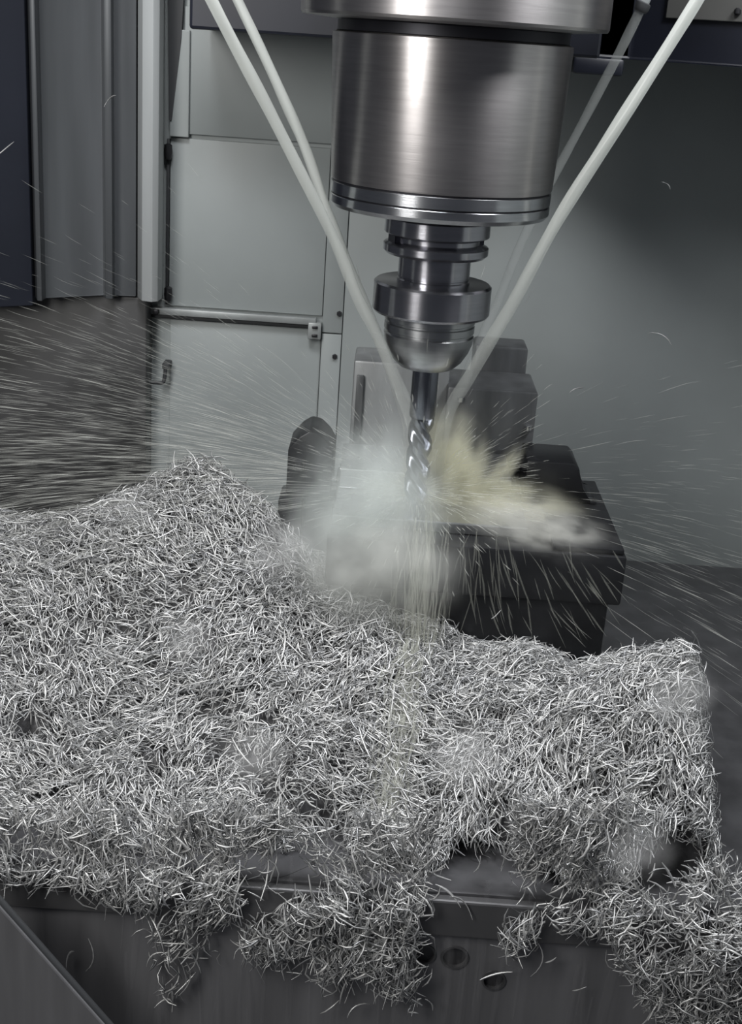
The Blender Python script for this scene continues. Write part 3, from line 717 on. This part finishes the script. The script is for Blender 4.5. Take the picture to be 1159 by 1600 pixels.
spray(1500, math.radians(0), math.radians(360), -0.2, 0.5, 0.015, 0.13, 'dense burst of coolant droplets right around the cutter', 43, (0.0006, 0.0016), (0.006, 0.022))

# ------------------------------------------------------------------ foam and falling water
def foam(c, r, density, color, scale, label, rot=(0, 0, 0)):
    bm = bmesh.new(); bmesh.ops.create_icosphere(bm, subdivisions=3, radius=1.0)
    o = link('coolant_foam', bm_mesh(bm), foam_mat('foam', density, color, scale))
    o.location = c; o.scale = r; o.rotation_euler = rot
    return tag(o, label, 'foam', 'foam clouds around the cutter', 'stuff')
YEL = (0.97, 0.96, 0.82)
foam(P3(570, 800, -0.075), (0.098, 0.045, 0.125), 62, (0.92, 0.96, 0.94), 1.8, 'soft grey white foam cloud between the clamp post and the cutter')
foam(P3(745, 795, 0.02), (0.140, 0.045, 0.045), 260, YEL, 3.2, 'pale yellowish splash of coolant spreading over the workpiece', (0, math.radians(4), 0))
foam(P3(695, 745, 0.02), (0.055, 0.04, 0.085), 190, YEL, 2.6, 'bright creamy core of splash where the jets meet the cutter')
foam(P3(850, 830, -0.055), (0.100, 0.04, 0.036), 70, (0.95, 0.95, 0.91), 4.0, 'thin fan of splash reaching over the vise bed', (0, math.radians(14), 0))
foam(P3(585, 885, -0.118), (0.105, 0.034, 0.080), 50, (0.95, 0.96, 0.93), 2.2, 'dim mist of coolant drifting down in front of the vise end')
foam(P3(785, 735, 0.0), (0.014, 0.012, 0.042), 150, YEL, 2.0, 'slanting tongue of splash thrown up beside the fixture block', (0, math.radians(32), 0))

rng = np.random.default_rng(61)
def veil(n, cx, sx, z0, z1, w, label, seed):
    rng = np.random.default_rng(seed)
    zz = rng.uniform(z0, z1, n); x = cx + rng.normal(0, 1, n) * sx * (1 + 2.0 * (z1 - zz)); y = -0.090 - 0.35 * (z1 - zz) + rng.normal(0, 0.006, n)
    me = sliver_mesh(np.stack([x, y, zz], 1), np.stack([rng.normal(0, 0.10, n), rng.normal(-0.3, 0.1, n), -np.ones(n)], 1), np.tile([0, -1.0, 0], (n, 1)),
                     rng.uniform(0.04, 0.11, n), rng.uniform(w * 0.3, w, n), rng.uniform(0, 0.2, n), taper=0.2, rng=rng)
    tag(link('falling_coolant', me, M['strand']), label, 'coolant', 'coolant pouring off the vise bed', 'stuff')
veil(300, 0.010, 0.010, -0.16, 0.0, 0.0024, 'narrow curtain of coolant pouring off the vise bed onto the chips', 61)
# coolant running on over the chips
rng = np.random.default_rng(66); n = 170
y = rng.uniform(-0.30, -0.13, n); x = 0.006 - 0.12 * (-0.13 - y) + rng.normal(0, 0.010, n)
z = hf(x, y) + 0.006; N = hnorm(x, y)
D = np.stack([rng.normal(-0.1, 0.1, n), -np.ones(n), np.zeros(n)], 1); D -= N * (D * N).sum(1, keepdims=True)
me = sliver_mesh(np.stack([x, y, z], 1), D, N, rng.uniform(0.02, 0.06, n), rng.uniform(0.0012, 0.0036, n), rng.uniform(0, 0.25, n), taper=0.2, rng=rng)
tag(link('falling_coolant', me, M['strand']), 'thin stream of coolant running on down over the chip bank', 'coolant', 'coolant pouring off the vise bed', 'stuff')
for px, py, yy, r, d, lb in ((440, 860, -0.10, 0.050, 26, 'faint puff of spray at the foot of the clamp post'), (292, 1000, -0.19, 0.034, 26, 'faint puff of spray before the middle of the tall heap'),
                             (395, 1180, -0.30, 0.040, 26, 'faint puff of spray low before the tall heap edge'), (195, 810, -0.03, 0.040, 22, 'faint puff of spray over the shoulder of the tall heap'),
                             (1060, 1085, -0.27, 0.040, 30, 'faint puff of spray before the rounded heap'), (725, 1180, -0.32, 0.040, 26, 'faint puff of spray before the low chip bank'),
                             (1000, 1330, -0.39, 0.036, 24, 'faint puff of spray over the dark hollow by the corner tangle')):
    foam(P3(px, py, yy), (r, r * 0.6, r), d, (0.95, 0.95, 0.95), 2.0, lb)
# streaks of coolant sliding down the front of the vise bed
rng = np.random.default_rng(67); n = 75
x = rng.uniform(0.03, 0.20, n); z = rng.uniform(-0.085, -0.006, n)
me = sliver_mesh(np.stack([x, np.full(n, -0.084) + rng.normal(0, 0.001, n), z], 1), np.stack([np.clip(6 * (x - 0.04), 0, 1) + rng.normal(0, 0.15, n), np.zeros(n), -np.ones(n)], 1), np.tile([0, -1.0, 0], (n, 1)),
                 rng.uniform(0.02, 0.06, n), rng.uniform(0.0006, 0.0022, n), rng.uniform(0, 0.15, n), taper=0.15, thick=0.2, rng=rng)
tag(link('coolant_streaks', me, M['strand']), 'thin slanting streaks of coolant washing down the black vise bed', 'coolant', kind='stuff')
# trickles running down the apron
rng = np.random.default_rng(71)
n = 46
x = rng.uniform(-0.32, 0.30, n); z = rng.uniform(-0.36, -0.25, n)
me = sliver_mesh(np.stack([x, np.full(n, TY - 0.002), z], 1), np.stack([rng.normal(0, 0.05, n), np.zeros(n), -np.ones(n)], 1), np.tile([0, -1.0, 0], (n, 1)),
                 rng.uniform(0.10, 0.20, n), rng.uniform(0.002, 0.010, n), rng.uniform(0, 0.06, n), taper=0.5, thick=0.10, rng=rng)
tag(link('coolant_trickles', me, M['trickle']), 'faint trickles of coolant running down the dark table apron', 'coolant', kind='stuff')
